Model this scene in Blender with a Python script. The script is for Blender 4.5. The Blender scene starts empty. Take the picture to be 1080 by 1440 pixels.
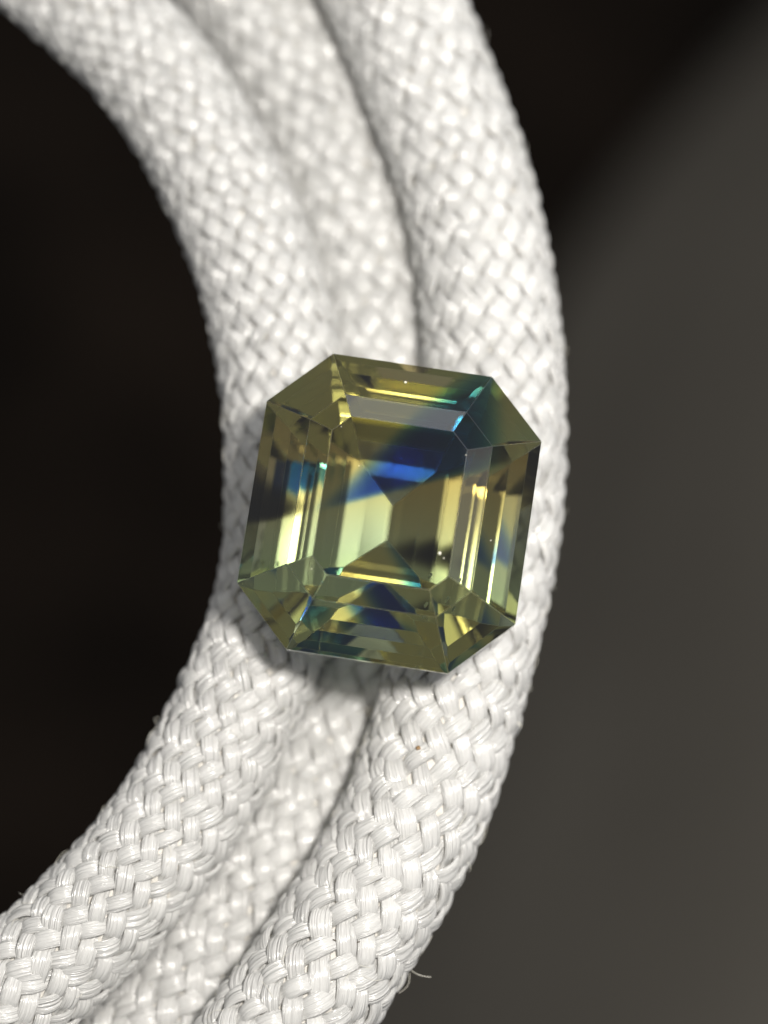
import bpy, bmesh, math, random
import numpy as np
from mathutils import Vector, Matrix
from mathutils.bvhtree import BVHTree

random.seed(7)
rng = np.random.default_rng(11)
scn = bpy.context.scene
col = scn.collection

# ------------------------------------------------------------------ camera
CAM_D = 40.0                       # camera height above the plane z = 0 (1 unit = 2 mm)
cam_data = bpy.data.cameras.new('camera')
cam = bpy.data.objects.new('camera', cam_data)
col.objects.link(cam)
cam.location = (0, 0, CAM_D)
cam_data.sensor_fit = 'VERTICAL'
cam_data.sensor_height = 24.0
cam_data.lens = 12.0 / (7.2 / CAM_D)
cam_data.clip_start = 0.1
cam_data.clip_end = 500
cam_data.dof.use_dof = True
cam_data.dof.focus_distance = CAM_D - 2.3
cam_data.dof.aperture_fstop = cam_data.lens * 0.001 / 1.65
cam_data.dof.aperture_blades = 0
scn.camera = cam

# ------------------------------------------------------------------ world and lamps
world = bpy.data.worlds.new('World')
scn.world = world
world.use_nodes = True
bg = world.node_tree.nodes['Background']
bg.inputs['Color'].default_value = (0.97, 0.98, 1.0, 1)
bg.inputs['Strength'].default_value = 0.25


def area(name, loc, target, size, power, color, shape='DISK'):
    d = bpy.data.lights.new(name, 'AREA')
    d.shape = shape
    d.size = size
    d.energy = power
    d.color = color
    o = bpy.data.objects.new(name, d)
    col.objects.link(o)
    o.location = loc
    o.rotation_euler = (Vector(target) - Vector(loc)).to_track_quat('-Z', 'Y').to_euler()
    return o


area('key_lamp', (8, 6.5, 34.5), (0.5, 0, 0), 4.5, 17500, (1.0, 0.955, 0.89))
area('side_lamp', (32, 8, 22), (0, 0, 0), 16.0, 420, (1.0, 0.97, 0.92))
area('rim_lamp', (34, 8, -2), (0, 0, 0), 11.0, 2200, (1.0, 0.98, 0.95))
area('high_lamp', (10, 30, 8), (0, 0, 0), 20.0, 1350, (0.95, 0.98, 1.0))  # broad lamp up high, mirrored in the inner crown facets
area('small_lamp', (4.4, 12.2, 37), (0, 0, 2.4), 2.4, 200, (1.0, 0.93, 0.8))  # added lamp, aimed to spark gold glints inside the stone
area('glint_lamp', (-1.1, 5.8, 40), (0, 0, 2.4), 2.8, 1100, (1.0, 0.9, 0.72))  # added beside the camera for gold flashes in the lower facets
area('second_lamp', (9, 14, 34), (0, 0, 0), 13.0, 760, (0.96, 0.98, 1.0))  # added weak lamp that pales the facets around the keel

scn.view_settings.view_transform = 'Standard'
scn.view_settings.look = 'None'
scn.view_settings.gamma = 1.0
scn.view_settings.exposure = 0.0
scn.render.engine = 'CYCLES'
cy = scn.cycles
cy.use_denoising = True
cy.max_bounces = 20
cy.transmission_bounces = 20
cy.glossy_bounces = 10
cy.diffuse_bounces = 8
cy.sample_clamp_indirect = 8.0
cy.blur_glossy = 0.0
cy.volume_max_steps = 256


# ------------------------------------------------------------------ helpers
def P(u, v, z=0.0):
    """place of a point seen at photo pixel (u, v) when it lies at height z"""
    k = (CAM_D - z) / CAM_D / 100.0
    return Vector(((u - 540) * k, (720 - v) * k, z))


def tag(o, label=None, cat=None, group=None, kind=None):
    if label: o['label'] = label
    if cat: o['category'] = cat
    if group: o['group'] = group
    if kind: o['kind'] = kind
    return o


def new_mat(name):
    m = bpy.data.materials.new(name)
    m.use_nodes = True
    m.node_tree.nodes.clear()
    return m, m.node_tree.nodes, m.node_tree.links


def link_obj(name, me, mat=None, parent=None):
    o = bpy.data.objects.new(name, me)
    col.objects.link(o)
    if mat: me.materials.append(mat)
    if parent: o.parent = parent
    return o


def grid_mesh(name, V, uv=None, closed_u=True):
    """V: (n, m, 3) rings -> a tube mesh, smooth, with UVs (u round, v along)"""
    n, m, _ = V.shape
    me = bpy.data.meshes.new(name)
    i = np.arange(n - 1)[:, None]
    mm = m if closed_u else m - 1
    j = np.arange(mm)[None, :]
    jn = (j + 1) % m
    q = np.stack([i * m + j, i * m + jn, (i + 1) * m + jn, (i + 1) * m + j], -1).reshape(-1, 4)
    me.vertices.add(n * m)
    me.vertices.foreach_set('co', V.reshape(-1).astype(np.float32))
    me.loops.add(q.size)
    me.loops.foreach_set('vertex_index', q.reshape(-1).astype(np.int32))
    me.polygons.add(len(q))
    me.polygons.foreach_set('loop_start', (np.arange(len(q)) * 4).astype(np.int32))
    me.polygons.foreach_set('use_smooth', np.ones(len(q), bool))
    if uv is not None:
        lay = me.uv_layers.new(name='UVMap')
        us, vs = uv
        I = np.broadcast_to(i, (n - 1, mm)); J = np.broadcast_to(j, (n - 1, mm))
        du = us[1] - us[0]
        uu = np.stack([us[J], us[J] + du, us[J] + du, us[J]], -1)
        vv = np.stack([vs[I], vs[I], vs[I + 1], vs[I + 1]], -1)
        lay.data.foreach_set('uv', np.stack([uu, vv], -1).reshape(-1).astype(np.float32))
    me.update(calc_edges=True)
    return me


def smooth_noise(s, period, amp, r=rng):
    """wandering value along s"""
    k = int((s[-1] - s[0]) / period) + 4
    kn = r.normal(0, 1, k)
    x = (s - s[0]) / period + 1
    a = np.floor(x).astype(int); f = x - a; f = f * f * (3 - 2 * f)
    a = np.clip(a, 0, k - 2)
    return amp * (kn[a] * (1 - f) + kn[a + 1] * f)


# ------------------------------------------------------------------ materials
def yarn_material():
    m, N, L = new_mat('white_nylon_yarn')
    out = N.new('ShaderNodeOutputMaterial')
    b = N.new('ShaderNodeBsdfPrincipled')
    uv = N.new('ShaderNodeUVMap'); uv.uv_map = 'UVMap'
    oi = N.new('ShaderNodeObjectInfo')
    mp = N.new('ShaderNodeMapping'); mp.inputs['Scale'].default_value = (24, 1.3, 1)
    comb = N.new('ShaderNodeCombineXYZ')
    mul = N.new('ShaderNodeMath'); mul.operation = 'MULTIPLY'; mul.inputs[1].default_value = 61.0
    L.new(oi.outputs['Random'], mul.inputs[0]); L.new(mul.outputs[0], comb.inputs['Z'])
    add = N.new('ShaderNodeVectorMath'); add.operation = 'ADD'
    L.new(uv.outputs['UV'], mp.inputs['Vector'])
    L.new(mp.outputs['Vector'], add.inputs[0]); L.new(comb.outputs[0], add.inputs[1])
    nz = N.new('ShaderNodeTexNoise'); nz.inputs['Scale'].default_value = 1.0
    nz.inputs['Detail'].default_value = 3.0; nz.inputs['Roughness'].default_value = 0.6
    L.new(add.outputs[0], nz.inputs['Vector'])
    bp = N.new('ShaderNodeBump'); bp.inputs['Strength'].default_value = 0.7
    bp.inputs['Distance'].default_value = 0.1
    L.new(nz.outputs['Fac'], bp.inputs['Height'])
    L.new(bp.outputs['Normal'], b.inputs['Normal'])
    rr = N.new('ShaderNodeMapRange')
    rr.inputs['To Min'].default_value = 0.14; rr.inputs['To Max'].default_value = 0.28
    L.new(nz.outputs['Fac'], rr.inputs['Value']); L.new(rr.outputs[0], b.inputs['Roughness'])
    # a little greyness from yarn to yarn
    cr = N.new('ShaderNodeMapRange'); cr.inputs['To Min'].default_value = 0.70; cr.inputs['To Max'].default_value = 0.79
    L.new(oi.outputs['Random'], cr.inputs['Value'])
    cc = N.new('ShaderNodeCombineColor')
    L.new(cr.outputs[0], cc.inputs[0]); L.new(cr.outputs[0], cc.inputs[1])
    m2 = N.new('ShaderNodeMath'); m2.operation = 'MULTIPLY'; m2.inputs[1].default_value = 0.985
    L.new(cr.outputs[0], m2.inputs[0]); L.new(m2.outputs[0], cc.inputs[2])
    L.new(cc.outputs[0], b.inputs['Base Color'])
    b.inputs['Specular IOR Level'].default_value = 1.0; b.inputs['IOR'].default_value = 1.62
    b.inputs['Anisotropic'].default_value = 0.55
    tg = N.new('ShaderNodeTangent'); tg.direction_type = 'UV_MAP'; tg.uv_map = 'UVMap'
    L.new(tg.outputs[0], b.inputs['Tangent'])
    tr = N.new('ShaderNodeBsdfTranslucent'); tr.inputs['Color'].default_value = (0.8, 0.79, 0.76, 1)
    mx = N.new('ShaderNodeMixShader'); mx.inputs['Fac'].default_value = 0.18
    L.new(b.outputs[0], mx.inputs[1]); L.new(tr.outputs[0], mx.inputs[2])
    L.new(mx.outputs[0], out.inputs['Surface'])
    return m


def plain(name, color, rough=0.6, noise=None, spec=0.5):
    m, N, L = new_mat(name)
    out = N.new('ShaderNodeOutputMaterial')
    b = N.new('ShaderNodeBsdfPrincipled')
    b.inputs['Base Color'].default_value = (*color, 1)
    b.inputs['Roughness'].default_value = rough
    b.inputs['Specular IOR Level'].default_value = spec
    if noise:
        tc = N.new('ShaderNodeTexCoord')
        nz = N.new('ShaderNodeTexNoise'); nz.inputs['Scale'].default_value = noise[0]
        L.new(tc.outputs['Object'], nz.inputs['Vector'])
        rp = N.new('ShaderNodeValToRGB')
        rp.color_ramp.elements[0].position = 0.3; rp.color_ramp.elements[1].position = 0.7
        rp.color_ramp.elements[0].color = (*[c * (1 - noise[1]) for c in color], 1)
        rp.color_ramp.elements[1].color = (*[c * (1 + noise[1]) for c in color], 1)
        L.new(nz.outputs['Fac'], rp.inputs['Fac']); L.new(rp.outputs['Color'], b.inputs['Base Color'])
    L.new(b.outputs[0], out.inputs['Surface'])
    return m


M_YARN = yarn_material()
M_CORE = plain('cord_core', (0.62, 0.60, 0.56), 0.8, (9.0, 0.1), 0.2)
M_BACK = plain('black_cloth', (0.019, 0.013, 0.009), 0.9, (0.055, 0.75), 0.2)
M_BOARD = plain('dark_grey_cloth', (0.215, 0.195, 0.162), 0.75, (0.05, 0.12), 0.2)
M_FIBRE = plain('loose_fibre', (0.7, 0.68, 0.6), 0.4)
M_GRIT = plain('brown_grit', (0.22, 0.12, 0.03), 0.5)
M_DARKHAIR = plain('dark_hair', (0.12, 0.10, 0.08), 0.5)

# ------------------------------------------------------------------ background (far below, out of focus)
def backdrop():
    bm = bmesh.new()
    bmesh.ops.create_grid(bm, x_segments=24, y_segments=24, size=300)
    for v in bm.verts:
        v.co.z = -190 + 1.2 * math.sin(v.co.x * 0.06) * math.cos(v.co.y * 0.05)
    me = bpy.data.meshes.new('ground'); bm.to_mesh(me); bm.free()
    for p in me.polygons: p.use_smooth = True
    tag(link_obj('ground', me, M_BACK), 'black cloth far below the cords, out of focus', kind='structure')


backdrop()


def grey_cloth():
    """a sheet whose edge rolls down into the dark, from below the cords up to the right"""
    edge = [(-250, 2000), (0, 1750), (300, 1420), (510, 1130), (640, 890), (690, 650), (750, 450), (880, 250), (1060, 50), (1290, -190), (1590, -500), (1840, -750)]
    E = [P(u, v, -150) for u, v in edge]
    pts = []
    for k in range(1, len(E) - 2):
        for t in np.linspace(0, 1, 8, endpoint=False):
            p0, p1, p2, p3 = E[k - 1:k + 3]
            pts.append(0.5 * ((2 * p1) + (p2 - p0) * t + (2 * p0 - 5 * p1 + 4 * p2 - p3) * t * t + (3 * p1 - p0 - 3 * p2 + p3) * t ** 3))
    inw = Vector((0.9, -0.44, 0))
    V = []
    for p in pts:
        row = []
        for a in list(np.linspace(0, 26, 20)) + [29, 34, 45, 70, 110, 150]:
            f = max(0.0, 1 - a / 26)
            z = -90 - 60 * f * f
            q = p + inw * a
            row.append((q.x, q.y, z + 0.5 * math.sin(q.x * 0.09 + q.y * 0.05)))
        V.append(row)
    me = grid_mesh('grey_cloth', np.array(V), None, False)
    o = link_obj('grey_cloth', me, M_BOARD)
    m = o.modifiers.new('thickness', 'SOLIDIFY'); m.thickness = 0.4
    tag(o, 'blurred dark grey cloth with a rolled edge far below the cords at right', 'cloth')


grey_cloth()

# ------------------------------------------------------------------ braided cords
TILT = math.tan(math.radians(13))


def spline(ctrl, ds):
    P_ = np.array(ctrl, float)
    pts = []
    for k in range(1, len(P_) - 2):
        p0, p1, p2, p3 = P_[k - 1], P_[k], P_[k + 1], P_[k + 2]
        t = np.linspace(0, 1, 80, endpoint=False)[:, None]
        pts.append(0.5 * ((2 * p1) + (-p0 + p2) * t + (2 * p0 - 5 * p1 + 4 * p2 - p3) * t ** 2 + (-p0 + 3 * p1 - 3 * p2 + p3) * t ** 3))
    C = np.concatenate(pts)
    for _ in range(60):                                     # iron out the control points' unevenness
        C[1:-1] = 0.25 * C[:-2] + 0.5 * C[1:-1] + 0.25 * C[2:]
    d = np.r_[0, np.cumsum(np.linalg.norm(np.diff(C, axis=0), axis=1))]
    s = np.arange(0, d[-1], ds)
    C = np.stack([np.interp(s, d, C[:, a]) for a in range(3)], 1)
    for _ in range(12):
        C[1:-1] = 0.25 * C[:-2] + 0.5 * C[1:-1] + 0.25 * C[2:]
    return s, C


CENTRE = {}


def cord(label, ctrl, dz, R, phase, seed, sink=0.0):
    r = np.random.default_rng(seed)
    NY = 16
    LX = 0.31 * R / 0.95                                    # axial distance between crossings
    ds = LX / 8
    pts = []
    for u, v in ctrl:
        z = dz + (v - 720) / 100 * TILT - sink * min(1, max(0, (v - 750) / 250))
        pts.append(P(u, v, z))
    s, C = spline(pts, ds)
    n = len(s)
    T = np.gradient(C, axis=0); T /= np.linalg.norm(T, axis=1)[:, None]
    Z = np.array([0, 0, 1.0])
    Nn = np.cross(T, Z); Nn /= np.linalg.norm(Nn, axis=1)[:, None]
    B = np.cross(Nn, T)
    CENTRE[label] = C
    root = bpy.data.objects.new('braided_cord', None); col.objects.link(root)
    base = Vector(C[n // 2]); root.location = base
    root.empty_display_size = 0.3
    off = np.array(base)
    # core that fills the braid
    k = np.arange(0, n, 6); th = np.linspace(0, 2 * np.pi, 24, endpoint=False)
    rr = R * 0.965
    V = C[k][:, None] + rr * (np.cos(th)[None, :, None] * Nn[k][:, None] + np.sin(th)[None, :, None] * B[k][:, None]) - off
    link_obj('core', grid_mesh('core', V), M_CORE, root)
    kap = math.pi / (LX * NY)
    A = 0.057 * R / 0.9; W = 0.134 * R / 0.9; H = 0.050 * R / 0.9
    M = 20
    phi = np.linspace(0, 2 * np.pi, M, endpoint=False)
    cx = np.sign(np.cos(phi)) * np.abs(np.cos(phi)) ** 0.75
    sy = np.sign(np.sin(phi)) * np.abs(np.sin(phi)) ** 0.65
    us = np.arange(M) / M
    swell = 1 + smooth_noise(s, 3.0, 0.012, r)
    for d in (1, -1):
        for i in range(NY):
            c = np.cos(np.pi * s / LX + smooth_noise(s, 0.6, 0.2, r))
            c = np.sign(c) * np.abs(c) ** 0.62
            theta = 2 * np.pi * i / NY + d * kap * s + phase + smooth_noise(s, 0.7, 0.022, r) + smooth_noise(s, 3.0, 0.02, r)
            rad = R * swell + d * A * c * (1 + smooth_noise(s, 0.5, 0.10, r)) + smooth_noise(s, 0.45, 0.006, r)
            er = np.cos(theta)[:, None] * Nn + np.sin(theta)[:, None] * B
            p = C + rad[:, None] * er
            t = np.gradient(p, axis=0); t /= np.linalg.norm(t, axis=1)[:, None]
            sd = np.cross(t, er); sd /= np.linalg.norm(sd, axis=1)[:, None]
            up = np.cross(sd, t)
            roll = smooth_noise(s, 0.5, 0.15, r)
            sd2 = sd * np.cos(roll)[:, None] + up * np.sin(roll)[:, None]
            up2 = up * np.cos(roll)[:, None] - sd * np.sin(roll)[:, None]
            w = W * r.uniform(0.94, 1.05) * (1 + 0.06 * d * c + smooth_noise(s, 0.5, 0.08, r))
            gpos = smooth_noise(s, 0.6, 0.22, r)[:, None]
            gd = np.clip(0.34 + smooth_noise(s, 0.5, 0.16, r), 0.0, 0.6)[:, None]
            groove = 1 - gd * np.exp(-((cx[None] - gpos) / 0.2) ** 2) * (np.abs(sy) > 0.3)[None]
            V = p[:, None] + (w[:, None] * cx[None])[..., None] * sd2[:, None] \
                + (H * sy[None] * groove)[..., None] * up2[:, None] - off
            link_obj('yarn', grid_mesh('yarn', V, (us, s)), M_YARN, root)
    tag(root, label, 'cord', 'white braided cords of the loop')
    return root, (s, C, Nn, B)


LEFT = [(-320, -330), (-200, -265), (-65, -160), (55, -55), (195, 75), (293, 218), (361, 375), (396, 530), (404, 680), (391, 837), (321, 1021), (215, 1198), (59, 1361), (-90, 1480), (-240, 1580), (-340, 1640)]
RIGHT = [(330, -330), (425, -210), (512, -80), (590, 85), (663, 290), (692, 485), (693, 690), (674, 820), (643, 950), (600, 1100), (543, 1222), (468, 1345), (395, 1450), (320, 1550), (220, 1670), (140, 1760)]
MID = [(120, -330), (200, -230), (290, -100), (362, 15), (438, 150), (498, 300), (532, 450), (548, 600), (548, 720), (535, 840), (508, 955), (460, 1090), (398, 1200), (318, 1325), (226, 1450), (140, 1560), (20, 1680), (-60, 1770)]

left_cord, FL = cord('white braided cord nearest the black inside of the loop', LEFT, 0.0, 0.80, 0.3, 1)
right_cord, FR = cord('white braided cord along the outer right side of the loop', RIGHT, 0.0, 0.90, 1.1, 2)
mid_cord, FM = cord('blurred white braided cord sunk between the other two', MID, -1.2, 0.90, 2.2, 3, 0.25)


# ------------------------------------------------------------------ gemstone
def gem_material():
    m, N, L = new_mat('bicolour_sapphire')
    out = N.new('ShaderNodeOutputMaterial')
    g = N.new('ShaderNodeBsdfGlass'); g.inputs['IOR'].default_value = 1.77
    g.inputs['Color'].default_value = (1, 1, 1, 1)
    at = N.new('ShaderNodeAttribute'); at.attribute_name = 'wear'
    rr = N.new('ShaderNodeMapRange'); rr.inputs['To Min'].default_value = 0.0; rr.inputs['To Max'].default_value = 0.7
    L.new(at.outputs['Fac'], rr.inputs['Value'])
    tcs = N.new('ShaderNodeTexCoord')
    hz = N.new('ShaderNodeTexNoise'); hz.inputs['Scale'].default_value = 1.6; hz.inputs['Detail'].default_value = 5
    L.new(tcs.outputs['Object'], hz.inputs['Vector'])
    hr = N.new('ShaderNodeMapRange'); hr.inputs['From Min'].default_value = 0.4; hr.inputs['From Max'].default_value = 0.75
    hr.inputs['To Min'].default_value = 0.008; hr.inputs['To Max'].default_value = 0.05
    L.new(hz.outputs['Fac'], hr.inputs['Value'])
    mxr = N.new('ShaderNodeMath'); mxr.operation = 'MAXIMUM'
    L.new(rr.outputs[0], mxr.inputs[0]); L.new(hr.outputs[0], mxr.inputs[1])
    L.new(mxr.outputs[0], g.inputs['Roughness'])
    L.new(g.outputs[0], out.inputs['Surface'])
    va = N.new('ShaderNodeVolumeAbsorption')
    va.inputs['Density'].default_value = 12.0
    tc = N.new('ShaderNodeTexCoord')
    pos = tc.outputs['Object']

    def plane(co, no, lo, hi):
        """smooth 0..1 step across a plane inside the stone"""
        sub = N.new('ShaderNodeVectorMath'); sub.operation = 'SUBTRACT'
        sub.inputs[1].default_value = co; L.new(pos, sub.inputs[0])
        dot = N.new('ShaderNodeVectorMath'); dot.operation = 'DOT_PRODUCT'
        dot.inputs[1].default_value = no; L.new(sub.outputs[0], dot.inputs[0])
        mr = N.new('ShaderNodeMapRange'); mr.interpolation_type = 'SMOOTHSTEP'
        mr.inputs['From Min'].default_value = lo; mr.inputs['From Max'].default_value = hi
        L.new(dot.outputs['Value'], mr.inputs['Value'])
        return mr.outputs[0]

    def times(*fs):
        f = fs[0]
        for g2 in fs[1:]:
            mu = N.new('ShaderNodeMath'); mu.operation = 'MULTIPLY'
            L.new(f, mu.inputs[0]); L.new(g2, mu.inputs[1]); f = mu.outputs[0]
        return f

    def blend(fac, A, sigma):
        mx = N.new('ShaderNodeMix'); mx.data_type = 'RGBA'
        L.new(fac, mx.inputs['Factor'])
        if isinstance(A, tuple): mx.inputs[6].default_value = (*[1 - x / 12 for x in A], 1)
        else: L.new(A, mx.inputs[6])
        mx.inputs[7].default_value = (*[1 - x / 12 for x in sigma], 1)
        return mx.outputs[2]

    # body colour: olive yellow, browner towards one corner
    c = blend(plane((0, 0, 0), (-0.5, 0.85, 0), -0.5, 1.2), (0.185, 0.15, 0.27), (0.18, 0.275, 0.60))
    c = blend(plane((0, -0.5, 0), (0.15, -1, 0), -0.3, 0.8), c, (0.215, 0.155, 0.36))
    # blue growth zone: a wedge under the table
    ap = (-0.92, -0.22, 0)
    zone = times(plane(ap, (-0.407, 0.914, 0), -0.06, 0.07), plane(ap, (0.799, -0.602, 0), -0.10, 0.30),
                 plane((0, 0.4, 0.27), (0, 0.3, 1), -0.12, 0.12),
                 plane((1.2, 0, 0), (-1, -0.08, 0), -0.3, 0.25))
    zc = blend(plane((0.35, 0.5, 0), (0.8, 0.6, 0), -0.5, 0.8), (11.5, 7.5, 0.6), (9.0, 4.2, 1.3))
    mz = N.new('ShaderNodeMix'); mz.data_type = 'RGBA'
    L.new(zone, mz.inputs['Factor']); L.new(c, mz.inputs[6]); L.new(zc, mz.inputs[7]); c = mz.outputs[2]
    # dark reflection at the left girdle, put into the absorption colour
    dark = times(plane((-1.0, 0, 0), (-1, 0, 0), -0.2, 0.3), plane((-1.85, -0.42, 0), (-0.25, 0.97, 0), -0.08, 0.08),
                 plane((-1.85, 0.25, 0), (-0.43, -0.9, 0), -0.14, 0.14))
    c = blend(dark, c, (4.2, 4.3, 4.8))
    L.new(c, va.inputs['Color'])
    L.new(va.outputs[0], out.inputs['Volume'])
    m.cycles.volume_step_rate = 0.35
    return m


def gem_bmesh(a, b, c):
    dirs = [((math.cos(t), math.sin(t)), d) for t, d in
            ((0, a), (math.pi / 2, b), (math.pi, a), (-math.pi / 2, b),
             (math.pi / 4, c), (3 * math.pi / 4, c), (-math.pi / 4, c), (-3 * math.pi / 4, c))]
    planes = []
    crown = [(0.64, 36), (0.32, 26)]
    pav = [(0.34, 52), (0.40, 46), (0.42, 42), (3.0, 38.5)]
    pav_end = [(0.2, 56), (0.25, 50), (0.28, 46), (0.3, 42.5), (3, 39.5)]
    pav_corner = [(0.3, 54), (0.35, 47), (3, 41.5)]
    gh = 0.045
    zt = gh
    for ins, ang in crown: zt += ins * math.tan(math.radians(ang))
    planes.append(((0, 0, zt), (0, 0, 1)))
    for (dx, dy), d in dirs:
        planes.append(((dx * d, dy * d, 0), (dx, dy, 0)))
        x, z = d, gh
        for ins, ang in crown:
            t = math.radians(ang)
            planes.append(((dx * x, dy * x, z), (dx * math.sin(t), dy * math.sin(t), math.cos(t))))
            x -= ins; z += ins * math.tan(t)
        x, z = d, -gh
        for ins, ang in (pav if abs(dx) > 0.9 else pav_end if abs(dy) > 0.9 else pav_corner):
            t = math.radians(ang)
            planes.append(((dx * x, dy * x, z), (dx * math.sin(t), dy * math.sin(t), -math.cos(t))))
            x -= ins; z -= ins * math.tan(t)
    bm = bmesh.new()
    bmesh.ops.create_cube(bm, size=12)
    for co, no in planes:
        r = bmesh.ops.bisect_plane(bm, geom=bm.verts[:] + bm.edges[:] + bm.faces[:], dist=1e-6,
                                   plane_co=co, plane_no=no, clear_outer=True)
        e = [x for x in r['geom_cut'] if isinstance(x, bmesh.types.BMEdge)]
        if len(e) >= 3:
            bmesh.ops.edgeloop_fill(bm, edges=e)
        bmesh.ops.remove_doubles(bm, verts=bm.verts[:], dist=1e-5)
    bmesh.ops.recalc_face_normals(bm, faces=bm.faces[:])
    return bm


GEM_Z = 2.4
def build_gem():
    k = (CAM_D - GEM_Z) / CAM_D
    bm = gem_bmesh(1.975 * k, 2.13 * k * 1.012, 2.32 * k * 1.006)
    wear = bm.faces.layers.float.new('wear')
    r = bmesh.ops.bevel(bm, geom=bm.edges[:], offset=0.0035, segments=1, affect='EDGES', clamp_overlap=True)
    for f in r['faces']: f[wear] = 1.0
    bmesh.ops.triangulate(bm, faces=[f for f in bm.faces if len(f.verts) > 4])
    me = bpy.data.meshes.new('gemstone'); bm.to_mesh(me); bm.free()
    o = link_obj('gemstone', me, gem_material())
    o.rotation_mode = 'QUATERNION'
    R = Matrix.Rotation(math.radians(-11), 4, 'X') @ Matrix.Rotation(math.radians(-8.6), 4, 'Z')
    o.rotation_quaternion = R.to_quaternion()
    # let the pavilion settle on the two outer cords
    bvh = BVHTree.FromPolygons([R @ v.co for v in me.vertices], [p.vertices[:] for p in me.polygons])
    out = 0.80 * 1.13, 0.90 * 1.13   # braid's outer radius

    def clear(z):
        p0 = P(548.5, 720.5, z); m = 9
        for (s, C, N_, B_), rad in zip((FL, FR), out):
            for q in C[::6]:
                d = Vector(q) - p0
                if d.length < 4:
                    h = bvh.find_nearest(d)
                    m = min(m, h[3] - rad)
        return m
    lo, hi = 0.8, 3.5
    for _ in range(16):
        mid = (lo + hi) / 2
        if clear(mid) < 0: lo = mid
        else: hi = mid
    print('gem girdle height', hi)
    o.location = P(548.5, 720.5, hi)
    tag(o, 'octagonal step cut green and blue gemstone lying on the white cords', 'gemstone')
    return o


gem = build_gem()


# ------------------------------------------------------------------ small things: dust on the stone, loose fibres
def dust(u, v, r, seed):
    """a grain of white dust sitting on the stone's face"""
    rr_ = random.Random(seed)
    org = Vector((0, 0, CAM_D)); d = (P(u, v, 0) - org).normalized()
    mw = gem.matrix_basis.inverted()
    hit, loc, no, _ = gem.ray_cast(mw @ org, (mw.to_3x3() @ d).normalized())
    if not hit: return
    bm = bmesh.new(); bmesh.ops.create_icosphere(bm, subdivisions=1, radius=r)
    for w in bm.verts: w.co = w.co * rr_.uniform(0.6, 1.2)
    for w in bm.verts: w.co.z *= 0.6
    bmesh.ops.translate(bm, verts=bm.verts[:], vec=loc + no * r * 0.5)
    me = bpy.data.meshes.new('dust_speck'); bm.to_mesh(me); bm.free()
    link_obj('dust_speck', me, M_FIBRE, gem)


bpy.context.view_layer.update()
for k, (u, v, r) in enumerate([(618, 778, 0.026), (570, 538, 0.022), (624, 785, 0.010), (655, 640, 0.010), (505, 655, 0.007), (690, 760, 0.009), (438, 800, 0.009), (480, 600, 0.009)]):
    dust(u, v, r, k)


def hair(parent, pts, r, mat, name='loose_fibre'):
    C = np.array([list(p) for p in pts], float)
    t = np.linspace(0, 1, len(C)); tt = np.linspace(0, 1, 4 * len(C))
    C = np.stack([np.interp(tt, t, C[:, a]) for a in range(3)], 1)
    for _ in range(4): C[1:-1] = 0.25 * C[:-2] + 0.5 * C[1:-1] + 0.25 * C[2:]
    T = np.gradient(C, axis=0); T /= np.linalg.norm(T, axis=1)[:, None]
    a = np.cross(T, [0.3, 0.2, 0.93]); a /= np.linalg.norm(a, axis=1)[:, None]
    b = np.cross(T, a); ph = np.linspace(0, 2 * np.pi, 4, endpoint=False)
    V = C[:, None] + r * (np.cos(ph)[None, :, None] * a[:, None] + np.sin(ph)[None, :, None] * b[:, None]) - np.array(parent.location)
    return link_obj(name, grid_mesh(name, V), mat, parent)


hair(right_cord, [P(560, 1352, 1.3), P(572, 1360, 1.5), P(584, 1369, 1.6), P(595, 1373, 1.6), P(606, 1374, 1.6)], 0.0045, M_FIBRE)
hair(right_cord, [P(722, 1012, 0.9), P(729, 1016, 1.0), P(733, 1022, 1.0)], 0.009, M_FIBRE)
hair(right_cord, [P(468, 1321, 2.33), P(478, 1325, 2.36), P(490, 1323, 2.36), P(500, 1326, 2.35), P(506, 1324, 2.33)], 0.007, M_DARKHAIR)


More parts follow.
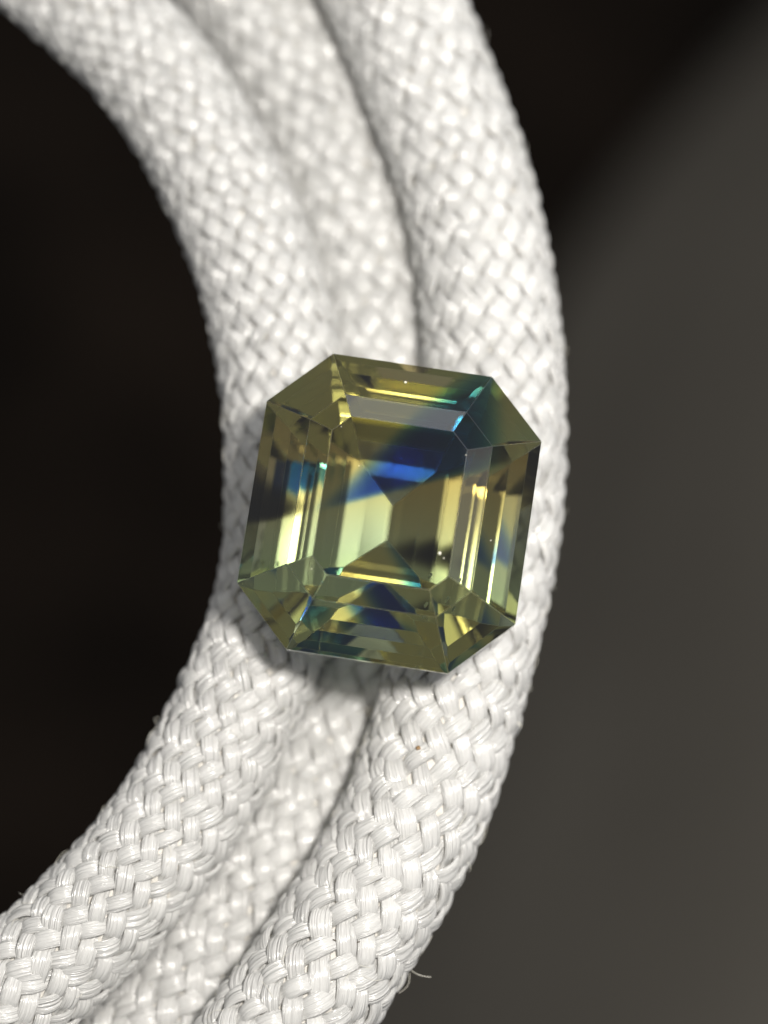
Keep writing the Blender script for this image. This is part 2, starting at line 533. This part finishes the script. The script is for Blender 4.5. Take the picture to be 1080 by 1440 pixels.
def fuzz(parent, F, R, count, seed):
    """short broken filaments standing off the braid"""
    r = np.random.default_rng(seed)
    s, C, Nn, B = F
    rings = []
    for _ in range(count):
        k = r.integers(10, len(s) - 10); th = r.uniform(-0.3, np.pi + 0.3)
        er = np.cos(th) * Nn[k] + np.sin(th) * B[k]
        T = C[k + 1] - C[k]; T /= np.linalg.norm(T)
        lat = np.cross(T, er); L_ = r.uniform(0.10, 0.32)
        d = T * r.normal() + lat * r.normal(); d /= np.linalg.norm(d)
        lift = r.uniform(0.01, 0.08); bend = np.cross(d, er) * r.normal(0, 0.4)
        t = np.linspace(0, 1, 6)[:, None]
        pts = C[k] + er * R * 1.10 + d * L_ * (t - 0.3) + er * lift * np.sin(t * np.pi * r.uniform(0.6, 1.0)) + bend * L_ * t ** 2
        rings.append(pts)
    faces = []; verts = []
    for pts in rings:
        T = np.gradient(pts, axis=0); a = np.cross(T, [0.31, 0.17, 0.94]); a /= np.linalg.norm(a, axis=1)[:, None]
        b = np.cross(T, a); b /= np.linalg.norm(b, axis=1)[:, None]
        o = len(verts)
        for q, x, y in zip(pts, a, b):
            for an in (0, 2.094, 4.189): verts.append(tuple(q + 0.003 * (math.cos(an) * x + math.sin(an) * y) - np.array(parent.location)))
        for i in range(len(pts) - 1):
            for j in range(3):
                faces.append((o + i * 3 + j, o + i * 3 + (j + 1) % 3, o + i * 3 + 3 + (j + 1) % 3, o + i * 3 + 3 + j))
    me = bpy.data.meshes.new('fuzz'); me.from_pydata(verts, [], faces); me.update()
    tag(link_obj('fuzz', me, M_FIBRE, parent), kind='stuff')


fuzz(left_cord, FL, 0.80, 90, 5)
fuzz(right_cord, FR, 0.90, 110, 6)
fuzz(mid_cord, FM, 0.88, 50, 8)

# a grain of brown grit caught in the right-hand cord
bm = bmesh.new(); bmesh.ops.create_icosphere(bm, subdivisions=2, radius=0.035)
for w in bm.verts: w.co = w.co * random.uniform(0.75, 1.2)
me = bpy.data.meshes.new('grit'); bm.to_mesh(me); bm.free()
o = link_obj('grit', me, M_GRIT, right_cord); o.location = P(588, 1052, 1.74) - right_cord.location
